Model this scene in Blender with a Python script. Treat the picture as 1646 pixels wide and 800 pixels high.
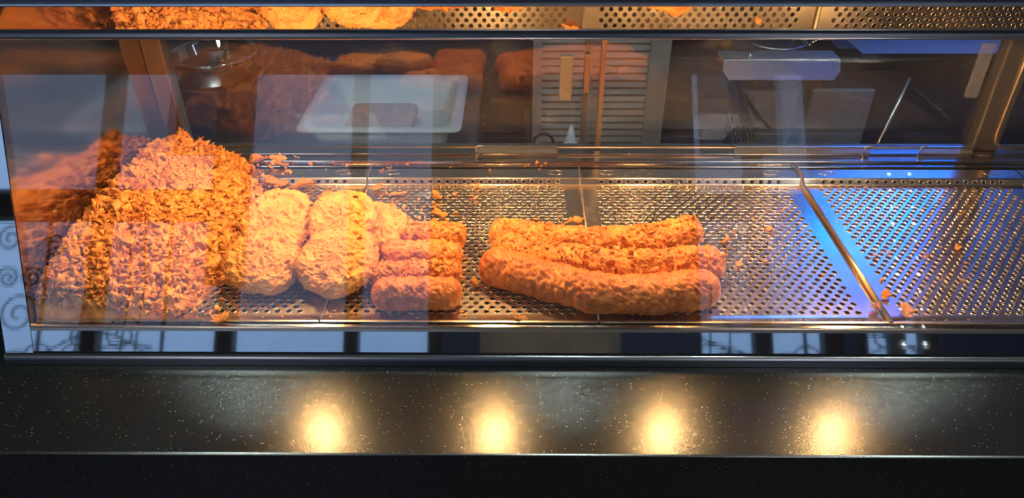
import bpy, bmesh, math, random
import numpy as np
from mathutils import Vector, Matrix, Euler

random.seed(7)
RNG = np.random.default_rng(7)
SC = bpy.context.scene
COL = SC.collection
for o in list(bpy.data.objects):
    bpy.data.objects.remove(o, do_unlink=True)

# ------------------------------------------------------------------ camera
CAM_Z = 0.556
cam_d = bpy.data.cameras.new('camera')
cam_d.sensor_width = 36.0
cam_d.lens = 1197.0 / 1646.0 * 36.0
cam_d.clip_start = 0.01
cam = bpy.data.objects.new('camera', cam_d)
COL.objects.link(cam)
cam.location = (0, 0, CAM_Z)
YAW, PITCH, ROLL = 0.0104, math.radians(34.2), -0.0035
cam.rotation_mode = 'XYZ'
cam.rotation_euler = (Matrix.Rotation(YAW, 3, 'Z') @ Matrix.Rotation(math.pi / 2 - PITCH, 3, 'X') @ Matrix.Rotation(ROLL, 3, 'Z')).to_euler()
SC.camera = cam

# ------------------------------------------------------------------ world (overcast daylight in the street)
W = bpy.data.worlds.new('world'); SC.world = W
W.use_nodes = True
bg = W.node_tree.nodes['Background']
bg.inputs[0].default_value = (0.38, 0.61, 1.0, 1)
bg.inputs[1].default_value = 2.3

# ------------------------------------------------------------------ exposure
SC.view_settings.view_transform = 'Standard'
SC.view_settings.look = 'None'
SC.view_settings.gamma = 1
SC.view_settings.exposure = 0.0
SC.view_settings.use_curve_mapping = False
SC.cycles.max_bounces = 12
SC.cycles.transparent_max_bounces = 16
SC.cycles.glossy_bounces = 6
SC.cycles.caustics_reflective = True
SC.cycles.sample_clamp_indirect = 40.0
SC.cycles.use_denoising = True

LAMP_STRENGTH = 860.0
DOWN_STRENGTH = 85.0

# ------------------------------------------------------------------ materials
def nodes(name):
    m = bpy.data.materials.new(name); m.use_nodes = True
    nt = m.node_tree
    return m, nt, nt.nodes['Principled BSDF']

def mat(name, col, rough=0.5, metal=0.0, spec=0.5, coat=0.0, bump=None, emit=None, vary=0.0, vscale=20.0):
    m, nt, b = nodes(name)
    b.inputs['Base Color'].default_value = (*col, 1)
    b.inputs['Roughness'].default_value = rough
    b.inputs['Metallic'].default_value = metal
    b.inputs['Specular IOR Level'].default_value = spec
    b.inputs['Coat Weight'].default_value = coat
    tc = nt.nodes.new('ShaderNodeTexCoord')
    if vary:
        n = nt.nodes.new('ShaderNodeTexNoise'); n.inputs['Scale'].default_value = vscale; n.inputs['Detail'].default_value = 4
        nt.links.new(tc.outputs['Object'], n.inputs['Vector'])
        mx = nt.nodes.new('ShaderNodeMix'); mx.data_type = 'RGBA'
        mx.inputs[6].default_value = (*[c * (1 - vary) for c in col], 1)
        mx.inputs[7].default_value = (*[min(1, c * (1 + vary)) for c in col], 1)
        nt.links.new(n.outputs['Fac'], mx.inputs[0]); nt.links.new(mx.outputs[2], b.inputs['Base Color'])
    if bump:
        n = nt.nodes.new('ShaderNodeTexNoise'); n.inputs['Scale'].default_value = bump[0]; n.inputs['Detail'].default_value = 3
        nt.links.new(tc.outputs['Object'], n.inputs['Vector'])
        bp = nt.nodes.new('ShaderNodeBump'); bp.inputs['Strength'].default_value = bump[1]; bp.inputs['Distance'].default_value = bump[2]
        nt.links.new(n.outputs['Fac'], bp.inputs['Height']); nt.links.new(bp.outputs['Normal'], b.inputs['Normal'])
    if emit:
        b.inputs['Emission Color'].default_value = (*emit[0], 1); b.inputs['Emission Strength'].default_value = emit[1]
    return m

def glass_mat(name, tint=(1, 1, 1), rough=0.0, film=0.0, ior=1.52):
    m = bpy.data.materials.new(name); m.use_nodes = True
    nt = m.node_tree; nt.nodes.clear()
    out = nt.nodes.new('ShaderNodeOutputMaterial')
    tr = nt.nodes.new('ShaderNodeBsdfTransparent'); tr.inputs[0].default_value = (*tint, 1)
    gl = nt.nodes.new('ShaderNodeBsdfGlossy'); gl.inputs['Roughness'].default_value = rough
    fr = nt.nodes.new('ShaderNodeFresnel')
    geo = nt.nodes.new('ShaderNodeNewGeometry')
    mm = nt.nodes.new('ShaderNodeMath'); mm.operation = 'MULTIPLY_ADD'
    mm.inputs[1].default_value = -(ior - 1 / ior); mm.inputs[2].default_value = ior
    nt.links.new(geo.outputs['Backfacing'], mm.inputs[0]); nt.links.new(mm.outputs[0], fr.inputs['IOR'])
    mx = nt.nodes.new('ShaderNodeMixShader')
    nt.links.new(fr.outputs[0], mx.inputs[0]); nt.links.new(tr.outputs[0], mx.inputs[1]); nt.links.new(gl.outputs[0], mx.inputs[2])
    last = mx
    if film:                                       # a thin greasy film on the pane
        df = nt.nodes.new('ShaderNodeBsdfDiffuse'); df.inputs[0].default_value = (0.9, 0.88, 0.85, 1)
        tl = nt.nodes.new('ShaderNodeBsdfTranslucent'); tl.inputs[0].default_value = (0.9, 0.88, 0.85, 1)
        m1 = nt.nodes.new('ShaderNodeMixShader'); m1.inputs[0].default_value = 0.5
        nt.links.new(df.outputs[0], m1.inputs[1]); nt.links.new(tl.outputs[0], m1.inputs[2])
        tc = nt.nodes.new('ShaderNodeTexCoord'); ns = nt.nodes.new('ShaderNodeTexNoise'); ns.inputs['Scale'].default_value = 5
        nt.links.new(tc.outputs['Object'], ns.inputs['Vector'])
        ml = nt.nodes.new('ShaderNodeMath'); ml.operation = 'MULTIPLY'; ml.inputs[1].default_value = film * 2
        nt.links.new(ns.outputs['Fac'], ml.inputs[0])
        m2 = nt.nodes.new('ShaderNodeMixShader')
        nt.links.new(ml.outputs[0], m2.inputs[0]); nt.links.new(mx.outputs[0], m2.inputs[1]); nt.links.new(m1.outputs[0], m2.inputs[2])
        last = m2
    nt.links.new(last.outputs[0], out.inputs[0])
    return m

def steel(name, col, rough, scratch=0.15, smear=0.0, bscale=(6, 900, 6)):
    """brushed stainless steel with grease smears in the gloss"""
    m, nt, b = nodes(name)
    b.inputs['Base Color'].default_value = (*col, 1); b.inputs['Metallic'].default_value = 1
    tc = nt.nodes.new('ShaderNodeTexCoord')
    mp = nt.nodes.new('ShaderNodeMapping'); mp.inputs['Scale'].default_value = bscale
    n = nt.nodes.new('ShaderNodeTexNoise'); n.inputs['Scale'].default_value = 1; n.inputs['Detail'].default_value = 3
    nt.links.new(tc.outputs['Object'], mp.inputs[0]); nt.links.new(mp.outputs[0], n.inputs['Vector'])
    n2 = nt.nodes.new('ShaderNodeTexNoise'); n2.inputs['Scale'].default_value = 9; n2.inputs['Detail'].default_value = 6
    nt.links.new(tc.outputs['Object'], n2.inputs['Vector'])
    rr = nt.nodes.new('ShaderNodeMapRange'); rr.inputs[1].default_value = 0.35; rr.inputs[2].default_value = 0.7
    rr.inputs[3].default_value = rough; rr.inputs[4].default_value = rough + smear
    nt.links.new(n2.outputs['Fac'], rr.inputs[0]); nt.links.new(rr.outputs[0], b.inputs['Roughness'])
    bp = nt.nodes.new('ShaderNodeBump'); bp.inputs['Strength'].default_value = scratch; bp.inputs['Distance'].default_value = 0.0004
    nt.links.new(n.outputs['Fac'], bp.inputs['Height']); nt.links.new(bp.outputs['Normal'], b.inputs['Normal'])
    return m

def batter(name, dark, light, scale=90, sss=0.25):
    m, nt, b = nodes(name)
    tc = nt.nodes.new('ShaderNodeTexCoord')
    n = nt.nodes.new('ShaderNodeTexNoise'); n.inputs['Scale'].default_value = scale; n.inputs['Detail'].default_value = 6; n.inputs['Roughness'].default_value = 0.65
    n0 = nt.nodes.new('ShaderNodeTexNoise'); n0.inputs['Scale'].default_value = scale * 0.25; n0.inputs['Detail'].default_value = 2
    nt.links.new(tc.outputs['Object'], n.inputs['Vector']); nt.links.new(tc.outputs['Object'], n0.inputs['Vector'])
    ad = nt.nodes.new('ShaderNodeMath'); ad.operation = 'MULTIPLY_ADD'; ad.inputs[1].default_value = 0.5
    h = nt.nodes.new('ShaderNodeMath'); h.operation = 'MULTIPLY'; h.inputs[1].default_value = 0.5
    nt.links.new(n0.outputs['Fac'], h.inputs[0]); nt.links.new(n.outputs['Fac'], ad.inputs[0]); nt.links.new(h.outputs[0], ad.inputs[2])
    cr = nt.nodes.new('ShaderNodeValToRGB')
    cr.color_ramp.elements[0].position = 0.36; cr.color_ramp.elements[0].color = (*dark, 1)
    cr.color_ramp.elements[1].position = 0.60; cr.color_ramp.elements[1].color = (*light, 1)
    nt.links.new(ad.outputs[0], cr.inputs[0]); nt.links.new(cr.outputs[0], b.inputs['Base Color'])
    b.inputs['Roughness'].default_value = 0.42
    b.inputs['Subsurface Weight'].default_value = sss
    b.inputs['Subsurface Radius'].default_value = (1.0, 0.4, 0.12)
    b.inputs['Subsurface Scale'].default_value = 0.004
    n3 = nt.nodes.new('ShaderNodeTexNoise'); n3.inputs['Scale'].default_value = 520; n3.inputs['Detail'].default_value = 3
    nt.links.new(tc.outputs['Object'], n3.inputs['Vector'])
    bp = nt.nodes.new('ShaderNodeBump'); bp.inputs['Strength'].default_value = 0.6; bp.inputs['Distance'].default_value = 0.0012
    nt.links.new(n3.outputs['Fac'], bp.inputs['Height']); nt.links.new(bp.outputs['Normal'], b.inputs['Normal'])
    return m

def granite():
    m, nt, b = nodes('black_granite')
    tc = nt.nodes.new('ShaderNodeTexCoord')
    v = nt.nodes.new('ShaderNodeTexVoronoi'); v.inputs['Scale'].default_value = 520
    nt.links.new(tc.outputs['Object'], v.inputs['Vector'])
    sep = nt.nodes.new('ShaderNodeSeparateColor'); nt.links.new(v.outputs['Color'], sep.inputs[0])
    # a fleck only in a few cells, and only near the cell's middle
    g = nt.nodes.new('ShaderNodeMath'); g.operation = 'GREATER_THAN'; g.inputs[1].default_value = 0.955
    nt.links.new(sep.outputs[0], g.inputs[0])
    l = nt.nodes.new('ShaderNodeMath'); l.operation = 'LESS_THAN'; l.inputs[1].default_value = 0.30
    nt.links.new(v.outputs['Distance'], l.inputs[0])
    f = nt.nodes.new('ShaderNodeMath'); f.operation = 'MULTIPLY'
    nt.links.new(g.outputs[0], f.inputs[0]); nt.links.new(l.outputs[0], f.inputs[1])
    mx = nt.nodes.new('ShaderNodeMix'); mx.data_type = 'RGBA'
    mx.inputs[6].default_value = (0.007, 0.007, 0.0075, 1); mx.inputs[7].default_value = (0.16, 0.135, 0.10, 1)
    nt.links.new(f.outputs[0], mx.inputs[0]); nt.links.new(mx.outputs[2], b.inputs['Base Color'])
    b.inputs['Roughness'].default_value = 0.235
    b.inputs['Specular IOR Level'].default_value = 0.75
    n = nt.nodes.new('ShaderNodeTexNoise'); n.inputs['Scale'].default_value = 700
    nt.links.new(tc.outputs['Object'], n.inputs['Vector'])
    bp = nt.nodes.new('ShaderNodeBump'); bp.inputs['Strength'].default_value = 0.12; bp.inputs['Distance'].default_value = 0.0004
    nt.links.new(n.outputs['Fac'], bp.inputs['Height']); nt.links.new(bp.outputs['Normal'], b.inputs['Normal'])
    return m

M = dict(
    glass=glass_mat('front_glass', film=0.004),
    glass_rear=glass_mat('rear_glass', tint=(0.88, 0.90, 0.93), ior=1.85),
    glass_win=glass_mat('window_glass'),
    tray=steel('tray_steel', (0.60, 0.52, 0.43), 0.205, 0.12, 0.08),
    polish=steel('polished_steel', (0.42, 0.415, 0.405), 0.03, 0.02),
    mirror=steel('mirror_steel', (0.74, 0.72, 0.68), 0.015, 0.0),
    inner=steel('inner_steel', (0.62, 0.58, 0.52), 0.3, 0.1),
    panel=steel('panel_steel', (0.42, 0.37, 0.33), 0.09, 0.05),
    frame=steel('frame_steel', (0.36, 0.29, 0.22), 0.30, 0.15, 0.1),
    brushed=steel('brushed_steel', (0.55, 0.55, 0.55), 0.28, 0.2),
    ledge=steel('ledge_steel', (0.46, 0.41, 0.36), 0.12, 0.06, 0.03),
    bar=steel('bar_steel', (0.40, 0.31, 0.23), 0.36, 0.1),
    dark_rail=mat('dark_rail', (0.028, 0.03, 0.036), 0.25, 0.6, bump=(40, 0.05, 0.001)),
    dark_gap=mat('dark_gap', (0.01, 0.01, 0.01), 0.7),  # near-black colour standing for shade in holes and gaps
    well=mat('well_steel', (0.22, 0.16, 0.10), 0.35, 0.9, vary=0.3),
    canopy=mat('canopy_dark', (0.10, 0.115, 0.16), 0.28, 0.7, vary=0.1),
    bulb=mat('bulb_glow', (1, 0.8, 0.5), 0.5, emit=((1.0, 0.60, 0.25), LAMP_STRENGTH)),
    reflector=mat('lamp_reflector', (0.85, 0.72, 0.5), 0.2, 1.0),
    granite=granite(),
    batter=batter('batter_orange', (0.46, 0.105, 0.012), (0.80, 0.30, 0.055)),
    batter2=batter('batter_brown', (0.36, 0.075, 0.009), (0.68, 0.205, 0.034)),
    patty=batter('batter_golden', (0.52, 0.18, 0.028), (0.80, 0.39, 0.095), 60),
    scraps=batter('batter_scraps', (0.56, 0.165, 0.022), (0.85, 0.365, 0.08), 70),
    white=mat('white_plastic', (0.38, 0.42, 0.48), 0.35, vary=0.05),
    paper=mat('pink_food_paper', (0.36, 0.28, 0.27), 0.7, vary=0.15),
    black=mat('black_plastic', (0.01, 0.01, 0.012), 0.4),
    blackmetal=mat('black_metal', (0.018, 0.023, 0.042), 0.35, 0.4),
    acrylic=glass_mat('clear_acrylic', tint=(0.80, 0.82, 0.82), rough=0.08, film=0.10),
    bottle=mat('pale_blue_plastic', (0.36, 0.46, 0.58), 0.4),
    louvre=mat('louvre_paint', (0.34, 0.32, 0.32), 0.5, vary=0.06),
    brass=mat('brass', (0.15, 0.125, 0.10), 0.4, 0.3),
    wall=mat('wall_paint', (0.34, 0.32, 0.30), 0.7, vary=0.06, vscale=4),
    wallblue=mat('kitchen_wall', (0.42, 0.38, 0.33), 0.5, vary=0.08, vscale=4),
    ceil=mat('ceiling_paint', (0.30, 0.30, 0.30), 0.85, vary=0.04),
    floor=mat('floor_tile', (0.05, 0.052, 0.06), 0.5, vary=0.2, vscale=8),
    wood=mat('dark_wood', (0.06, 0.045, 0.04), 0.45, vary=0.3, vscale=15),
    stone=mat('pale_stone', (0.72, 0.76, 0.82), 0.85, vary=0.08, vscale=2.2),
    paving=mat('street_paving', (0.30, 0.31, 0.33), 0.9, vary=0.15, vscale=3),
    iron=mat('wrought_iron', (0.01, 0.013, 0.02), 0.5, 0.2),
    darkglass=mat('house_window', (0.03, 0.045, 0.07), 0.1),
    coat=mat('brown_coat', (0.36, 0.30, 0.27), 0.85, vary=0.3, vscale=14),
    sleeve=mat('mauve_sleeve', (0.26, 0.19, 0.24), 0.9, vary=0.15, vscale=30),
    skin=mat('skin', (0.62, 0.30, 0.22), 0.5),
    hair=mat('hair', (0.02, 0.014, 0.01), 0.6),
    phone=mat('phone_body', (0.01, 0.01, 0.012), 0.2),
    bluepanel=mat('blue_lit_panel', (0.0, 0.02, 0.1), 0.4, emit=((0.0, 0.10, 1.0), 20.0)),
    cyan=mat('cyan_tube', (0.0, 0.3, 0.4), 0.4, emit=((0.02, 0.75, 1.0), 14.0)),
    whitebulb=mat('white_bulb', (1, 1, 1), 0.4, emit=((0.9, 0.95, 1.0), 25.0)),
    led=mat('led_bead', (1, 1, 1), 0.4, emit=((0.75, 0.92, 1.0), 14.0)),
    down=mat('downlight_glow', (1, 1, 1), 0.4, emit=((0.80, 1.0, 0.92), DOWN_STRENGTH)),
    kitchen_glow=mat('kitchen_light_glow', (1, 1, 1), 0.4, emit=((0.74, 0.85, 1.0), 3.2)),
    dado=mat('dado_tiles', (0.05, 0.065, 0.12), 0.3, vary=0.1),
    rail=mat('grey_rail', (0.13, 0.14, 0.17), 0.3, 0.8, bump=(40, 0.05, 0.001)),
    panel_glow=mat('panel_light_glow', (1, 1, 1), 0.4, emit=((1.0, 0.97, 0.92), 13.0)),
    wall_navy=mat('navy_wall_paint', (0.06, 0.075, 0.12), 0.6, vary=0.08, vscale=4),
    range_panel=mat('range_blue_grey', (0.13, 0.17, 0.28), 0.4, 0.0, vary=0.1),  # blue-grey paint carries the window veil over the steel panels
    range_body=mat('range_navy_enamel', (0.018, 0.027, 0.07), 0.3, vary=0.1),  # navy tint puts the blue kitchen light into the dark body
    wire=mat('wire', (0.05, 0.05, 0.05), 0.6),
)

# ------------------------------------------------------------------ helpers
def link(name, me, m, parent=None, smooth=False, loc=None):
    o = bpy.data.objects.new(name, me); COL.objects.link(o)
    if m is not None and not me.materials: me.materials.append(m)
    if smooth:
        me.polygons.foreach_set('use_smooth', [True] * len(me.polygons))
    if parent: o.parent = parent
    if loc: o.location = loc
    return o

def obj(name, bm, m, parent=None, smooth=False, loc=None):
    me = bpy.data.meshes.new(name); bm.normal_update(); bm.to_mesh(me); bm.free()
    return link(name, me, m, parent, smooth, loc)

def tag(o, label=None, cat=None, group=None, kind=None):
    if label: o['label'] = label
    if cat: o['category'] = cat
    if group: o['group'] = group
    if kind: o['kind'] = kind
    return o

def thing(name, label, cat, loc=(0, 0, 0), rotz=0, group=None):
    o = bpy.data.objects.new(name, None); COL.objects.link(o)
    o.location = loc; o.rotation_euler = (0, 0, rotz); o.empty_display_size = 0.05
    return tag(o, label, cat, group)

def struct(name, bm, m, smooth=False):
    return tag(obj(name, bm, m, None, smooth), kind='structure')

def box(bm, x0, x1, y0, y1, z0, z1, bev=0.0, M4=None):
    b = bmesh.new()
    bmesh.ops.create_cube(b, size=1)
    for v in b.verts:
        v.co = Vector((x0 + (v.co.x + .5) * (x1 - x0), y0 + (v.co.y + .5) * (y1 - y0), z0 + (v.co.z + .5) * (z1 - z0)))
    if bev: bmesh.ops.bevel(b, geom=b.edges[:], offset=bev, segments=2, profile=0.6, affect='EDGES')
    merge(bm, b, M4); return bm

def merge(bm, b, M4=None):
    vm = {}
    for v in b.verts: vm[v] = bm.verts.new(M4 @ v.co if M4 else v.co)
    for f in b.faces:
        try:
            nf = bm.faces.new([vm[v] for v in f.verts]); nf.smooth = f.smooth
        except ValueError: pass
    b.free()

def B(*a, **k): return box(bmesh.new(), *a, **k)

def tube(bm, pts, r, seg=8, cap=True, closed=False):
    pts = [Vector(p) for p in pts]; n = len(pts)
    rs = r if isinstance(r, (list, tuple)) else [r] * n
    t0 = (pts[1] - pts[0]).normalized()
    nrm = t0.orthogonal().normalized(); rings = []
    for i, p in enumerate(pts):
        if closed: t = (pts[(i + 1) % n] - pts[i - 1])
        else: t = pts[min(i + 1, n - 1)] - pts[max(i - 1, 0)]
        t.normalize(); nrm = (nrm - t * nrm.dot(t)); nrm.normalize(); bn = t.cross(nrm)
        rings.append([bm.verts.new(p + (nrm * math.cos(a) + bn * math.sin(a)) * rs[i]) for a in [2 * math.pi * k / seg for k in range(seg)]])
    for i in range(n if closed else n - 1):
        A, Bq = rings[i], rings[(i + 1) % n]
        for k in range(seg):
            f = bm.faces.new((A[k], A[(k + 1) % seg], Bq[(k + 1) % seg], Bq[k])); f.smooth = True
    if cap and not closed:
        bm.faces.new(rings[0][::-1]); bm.faces.new(rings[-1])
    return bm

def lathe(bm, prof, seg=32, c=(0, 0, 0)):
    rings = []
    for r, z in prof:
        rings.append([bm.verts.new((c[0] + r * math.cos(2 * math.pi * k / seg), c[1] + r * math.sin(2 * math.pi * k / seg), c[2] + z)) for k in range(seg)])
    for i in range(len(rings) - 1):
        for k in range(seg):
            f = bm.faces.new((rings[i][k], rings[i][(k + 1) % seg], rings[i + 1][(k + 1) % seg], rings[i + 1][k])); f.smooth = True
    return bm

def extrude_profile(bm, prof, x0, x1, closed=True):
    """prof: list of (y, z); swept along x"""
    a = [bm.verts.new((x0, y, z)) for y, z in prof]; b = [bm.verts.new((x1, y, z)) for y, z in prof]
    n = len(prof)
    for i in range(n if closed else n - 1):
        j = (i + 1) % n
        bm.faces.new((a[i], a[j], b[j], b[i]))
    if closed:
        bm.faces.new(a[::-1]); bm.faces.new(b)
    bmesh.ops.recalc_face_normals(bm, faces=bm.faces[:])
    return bm

def prism(bm, poly, y0, y1, M4=None):
    """poly: list of (x, z) extruded along y"""
    b = bmesh.new()
    A = [b.verts.new((x, y0, z)) for x, z in poly]; Bq = [b.verts.new((x, y1, z)) for x, z in poly]
    n = len(poly)
    for i in range(n):
        j = (i + 1) % n; b.faces.new((A[i], A[j], Bq[j], Bq[i]))
    b.faces.new(A[::-1]); b.faces.new(Bq)
    bmesh.ops.recalc_face_normals(b, faces=b.faces[:])
    merge(bm, b, M4); return bm

def fast_mesh(name, V, F, smooth=True):
    me = bpy.data.meshes.new(name)
    V = np.ascontiguousarray(V, np.float32); F = np.ascontiguousarray(F, np.int32)
    k = F.shape[1]
    me.vertices.add(len(V)); me.vertices.foreach_set('co', V.ravel())
    me.loops.add(F.size); me.loops.foreach_set('vertex_index', F.ravel())
    me.polygons.add(len(F))
    me.polygons.foreach_set('loop_start', np.arange(0, F.size, k, dtype=np.int32))
    me.polygons.foreach_set('use_smooth', np.full(len(F), smooth))
    me.update(calc_edges=True); me.validate()
    return me

_perm = np.random.default_rng(3).permutation(256); _perm = np.concatenate([_perm, _perm, _perm])
_grad = np.random.default_rng(4).normal(size=(256, 3)); _grad /= np.linalg.norm(_grad, axis=1)[:, None]
def perlin(P):
    P = np.asarray(P, float); I = np.floor(P).astype(int); Fr = P - I; I &= 255
    u = Fr ** 3 * (Fr * (Fr * 6 - 15) + 10); out = 0
    for dx in (0, 1):
        for dy in (0, 1):
            for dz in (0, 1):
                h = _perm[_perm[_perm[(I[:, 0] + dx) & 255] + ((I[:, 1] + dy) & 255)] + ((I[:, 2] + dz) & 255)] & 255
                g = (_grad[h] * (Fr - np.array([dx, dy, dz]))).sum(1)
                w = (u[:, 0] if dx else 1 - u[:, 0]) * (u[:, 1] if dy else 1 - u[:, 1]) * (u[:, 2] if dz else 1 - u[:, 2])
                out = out + w * g
    return out * 1.6
def ridge(P): return 1 - np.abs(perlin(P)) * 2.0

# ------------------------------------------------------------------ the room and the street (structure)
struct('floor', B(-3.2, 3.2, -2.6, 2.8, -1.0, -0.95), M['floor'])
struct('ceiling', B(-3.2, 3.2, -2.6, 2.8, 1.85, 1.9), M['ceil'])
struct('wall_back', B(-3.2, 3.2, 2.8, 2.9, -0.95, 1.85), M['wallblue'])
struct('trim_1', B(-3.19, 3.19, 2.78, 2.799, -0.949, 0.40), M['dado'])
struct('wall_left', B(-3.3, -3.2, -2.7, 2.9, -0.95, 1.85), M['wall'])
struct('wall_right', B(3.2, 3.3, -2.7, 2.9, -0.95, 1.85), M['wall'])
bm = bmesh.new()
for a in [(-3.2, 3.2, 1.76, 1.85), (-3.2, -0.42, -0.95, -0.55), (-0.42, .98, -0.95, 1.76), (1.78, 1.86, -0.95, 1.76), (2.3, 3.2, -0.95, 1.76), (.98, 1.78, -0.95, -0.5), (1.86, 2.3, -0.95, -0.5), (1.86, 2.3, 0.42, 1.76)]:
    box(bm, a[0], a[1], -2.7, -2.6, a[2], a[3])
struct('wall_front', bm, M['wall_navy'])
# shop windows: frame, mullions, panes
w = tag(obj('window_1', box(box(B(-3.2, -0.42, -2.68, -2.62, -0.55, -0.50), -3.2, -0.42, -2.68, -2.62, 1.72, 1.76), -3.2, -1.75, -2.68, -2.62, 0.82, 1.0), M['wood']), kind='structure')
for x0, x1, z0, z1 in [(-3.2, -3.12, -.5, 1.72), (-2.43, -2.34, -.5, 1.72), (-1.76, -1.56, 0.45, 1.72), (-1.68, -1.58, -.5, 0.45), (-0.965, -0.885, -.5, 1.72), (-0.50, -0.42, -.5, 1.72)]:
    obj('mullion', B(x0, x1, -2.69, -2.61, z0, z1, bev=.004), M['wood'], w)
for x0, x1 in [(-3.12, -2.43), (-2.34, -1.68), (-1.58, -0.965), (-0.885, -0.50)]:
    obj('pane', B(x0, x1, -2.653, -2.647, -.5, 1.72), M['glass_win'], w)
w = tag(obj('window_2', box(box(B(.98, 1.78, -2.68, -2.62, -0.5, -0.45), .98, 1.78, -2.68, -2.62, 1.72, 1.76), .98, 1.78, -2.68, -2.62, .84, 0.98), M['wood']), kind='structure')
for x0, x1 in [(.98, 1.01), (1.30, 1.40), (1.68, 1.78)]:
    obj('mullion', B(x0, x1, -2.69, -2.61, -.45, 1.72, bev=.004), M['wood'], w)
for x0, x1 in [(1.01, 1.30), (1.40, 1.68)]:
    obj('pane', B(x0, x1, -2.653, -2.647, -.45, 1.72), M['glass_win'], w)
w = tag(obj('window_3', box(B(1.86, 2.3, -2.68, -2.62, -0.5, -0.45), 1.86, 2.3, -2.68, -2.62, 0.38, 0.42), M['wood']), kind='structure')
for x0, x1 in [(1.86, 1.92), (2.05, 2.12), (2.22, 2.3)]:
    obj('mullion', B(x0, x1, -2.69, -2.61, -.45, .38, bev=.004), M['wood'], w)
for x0, x1 in [(1.92, 2.05), (2.12, 2.22)]:
    obj('pane', B(x0, x1, -2.653, -2.647, -.45, .38), M['glass_win'], w)
struct('street', B(-12, 12, -9.2, -2.7, -1.1, -1.0), M['paving'])
t = thing('stone_house', 'pale stone house front across the street, seen mirrored in the steel strip', 'building', (0, -9.2, -1.0))
bm = bmesh.new()
for k in range(-3, 3):
    box(bm, k * 4 - .05 + .0, k * 4 + 2.7, -.4, 0, 0, 9)
    box(bm, k * 4 + 2.7, k * 4 + 3.95, -.4, 0, 0, 4.2); box(bm, k * 4 + 2.7, k * 4 + 3.95, -.4, 0, 6.4, 9)
obj('wall', bm, M['stone'], t)
for k in range(-3, 3):
    obj('window', B(k * 4 + 2.7, k * 4 + 3.95, -.3, -.25, 4.2, 6.4), M['darkglass'], t)

# wrought iron railing outside the left window
def scroll(cx, cz, r, turns=1.6, flip=1, ph=0.0, n=26):
    return [(cx + flip * (r * (1 - i / n * .85)) * math.cos(ph + turns * 2 * math.pi * i / n), 0, cz + (r * (1 - i / n * .85)) * math.sin(ph + turns * 2 * math.pi * i / n)) for i in range(n + 1)]
for lab, x_ in (('wrought iron scroll railing in the street, mirrored in the left steel post', -2.95), ('wrought iron scroll railing in the street, mirrored right of the person', 1.78)):
    t = thing('iron_railing', lab, 'railing', (x_, -3.1, -1.0), 0, 'iron railings in the street')
    for zz in (0.35, 1.93, 1.97): obj('rail', tube(bmesh.new(), [(-.75, 0, zz), (.75, 0, zz)], .008), M['iron'], t)
    for x in (-.75, -.02, .75): obj('post', tube(bmesh.new(), [(x, 0, 0), (x, 0, 2.0)], .012), M['iron'], t)
    for x in (-.62, -.5, .2, .28, .48, .57): obj('upright', tube(bmesh.new(), [(x, 0, .35), (x + .01, 0, 1.0), (x + .04, 0, 1.5), (x, 0, 1.95)], .006), M['iron'], t)
    for s_ in (-1, 1):
        for cx, cz, r in [(-.36, 1.80, .09), (-.3, 1.32, .13), (-.33, .95, .16), (.37, 1.2, .12), (.38, .75, .13), (-.18, 1.55, .07), (.1, 1.75, .08), (.1, 1.05, .10)]:
            obj('scroll', tube(bmesh.new(), scroll(cx + s_ * r * 1.05, cz, r, 1.7, s_, .4) + [(cx, 0, cz - r * 1.9)][:0], .0065), M['iron'], t)
    for k in range(3):
        obj('ribbon', tube(bmesh.new(), [(-.7 + .1 * i, .02 * k, .98 + .06 * k + .11 * math.sin(i * .55 + k)) for i in range(15)], .0065), M['iron'], t)

# hanging lights by the right window
for i, x in enumerate((2.085, 2.20)):
    t = thing('string_light', ['strand of white light beads hanging in the shop window, nearer the cabinet middle', 'strand of white light beads hanging in the shop window, farther from the cabinet middle'][i], 'string light', (x, -2.56, 0.0), 0, 'light strands in the shop window')
    obj('wire', tube(bmesh.new(), [(0, 0, -.1), (0, 0, 1.2)], .002, 6), M['wire'], t)
    for k in range(13):
        b = bmesh.new(); bmesh.ops.create_icosphere(b, subdivisions=1, radius=.007 if k % 3 else .010)
        obj('bead', b, M['led'], t, True, (0, 0, -.06 + .095 * k))

# downlights in the ceiling
for i, x in enumerate((-0.94, 0.17, 1.30)):
    t = thing('downlight', ['round cool-white ceiling downlight over the scrap heap', 'round cool-white ceiling downlight over the long sausages', 'round cool-white ceiling downlight over the blue-lit empty tray'][i], 'downlight', (x, .84, 1.85), 0, 'ceiling downlights')
    obj('trim_ring', lathe(bmesh.new(), [(.135, 0), (.138, -.012), (.122, -.014), (.118, -.004)], 28), M['white'], t, True)
    b = bmesh.new(); bmesh.ops.create_circle(b, cap_ends=True, segments=28, radius=.12)
    for v in b.verts: v.co.z = -.006
    for f in b.faces: f.normal_flip()
    obj('diffuser', b, M['down'], t)

for lab, x in (('square white ceiling light panel behind the photographer, on the railing side', -1.35), ('square white ceiling light panel behind the photographer, on the string light side', 1.35)):  # unseen panels added to light the coat and front wall
    t = thing('panel_light', lab, 'ceiling light', (x, -1.35, 1.85), 0, 'shop ceiling panels')
    obj('panel_frame', box(box(box(B(-.32, .32, -.32, -.30, -.02, 0), -.32, .32, .30, .32, -.02, 0), -.32, -.30, -.30, .30, -.02, 0), .30, .32, -.30, .30, -.02, 0), M['white'], t)
    obj('diffuser', B(-.30, .30, -.30, .30, -.012, -.004), M['panel_glow'], t)
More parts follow.
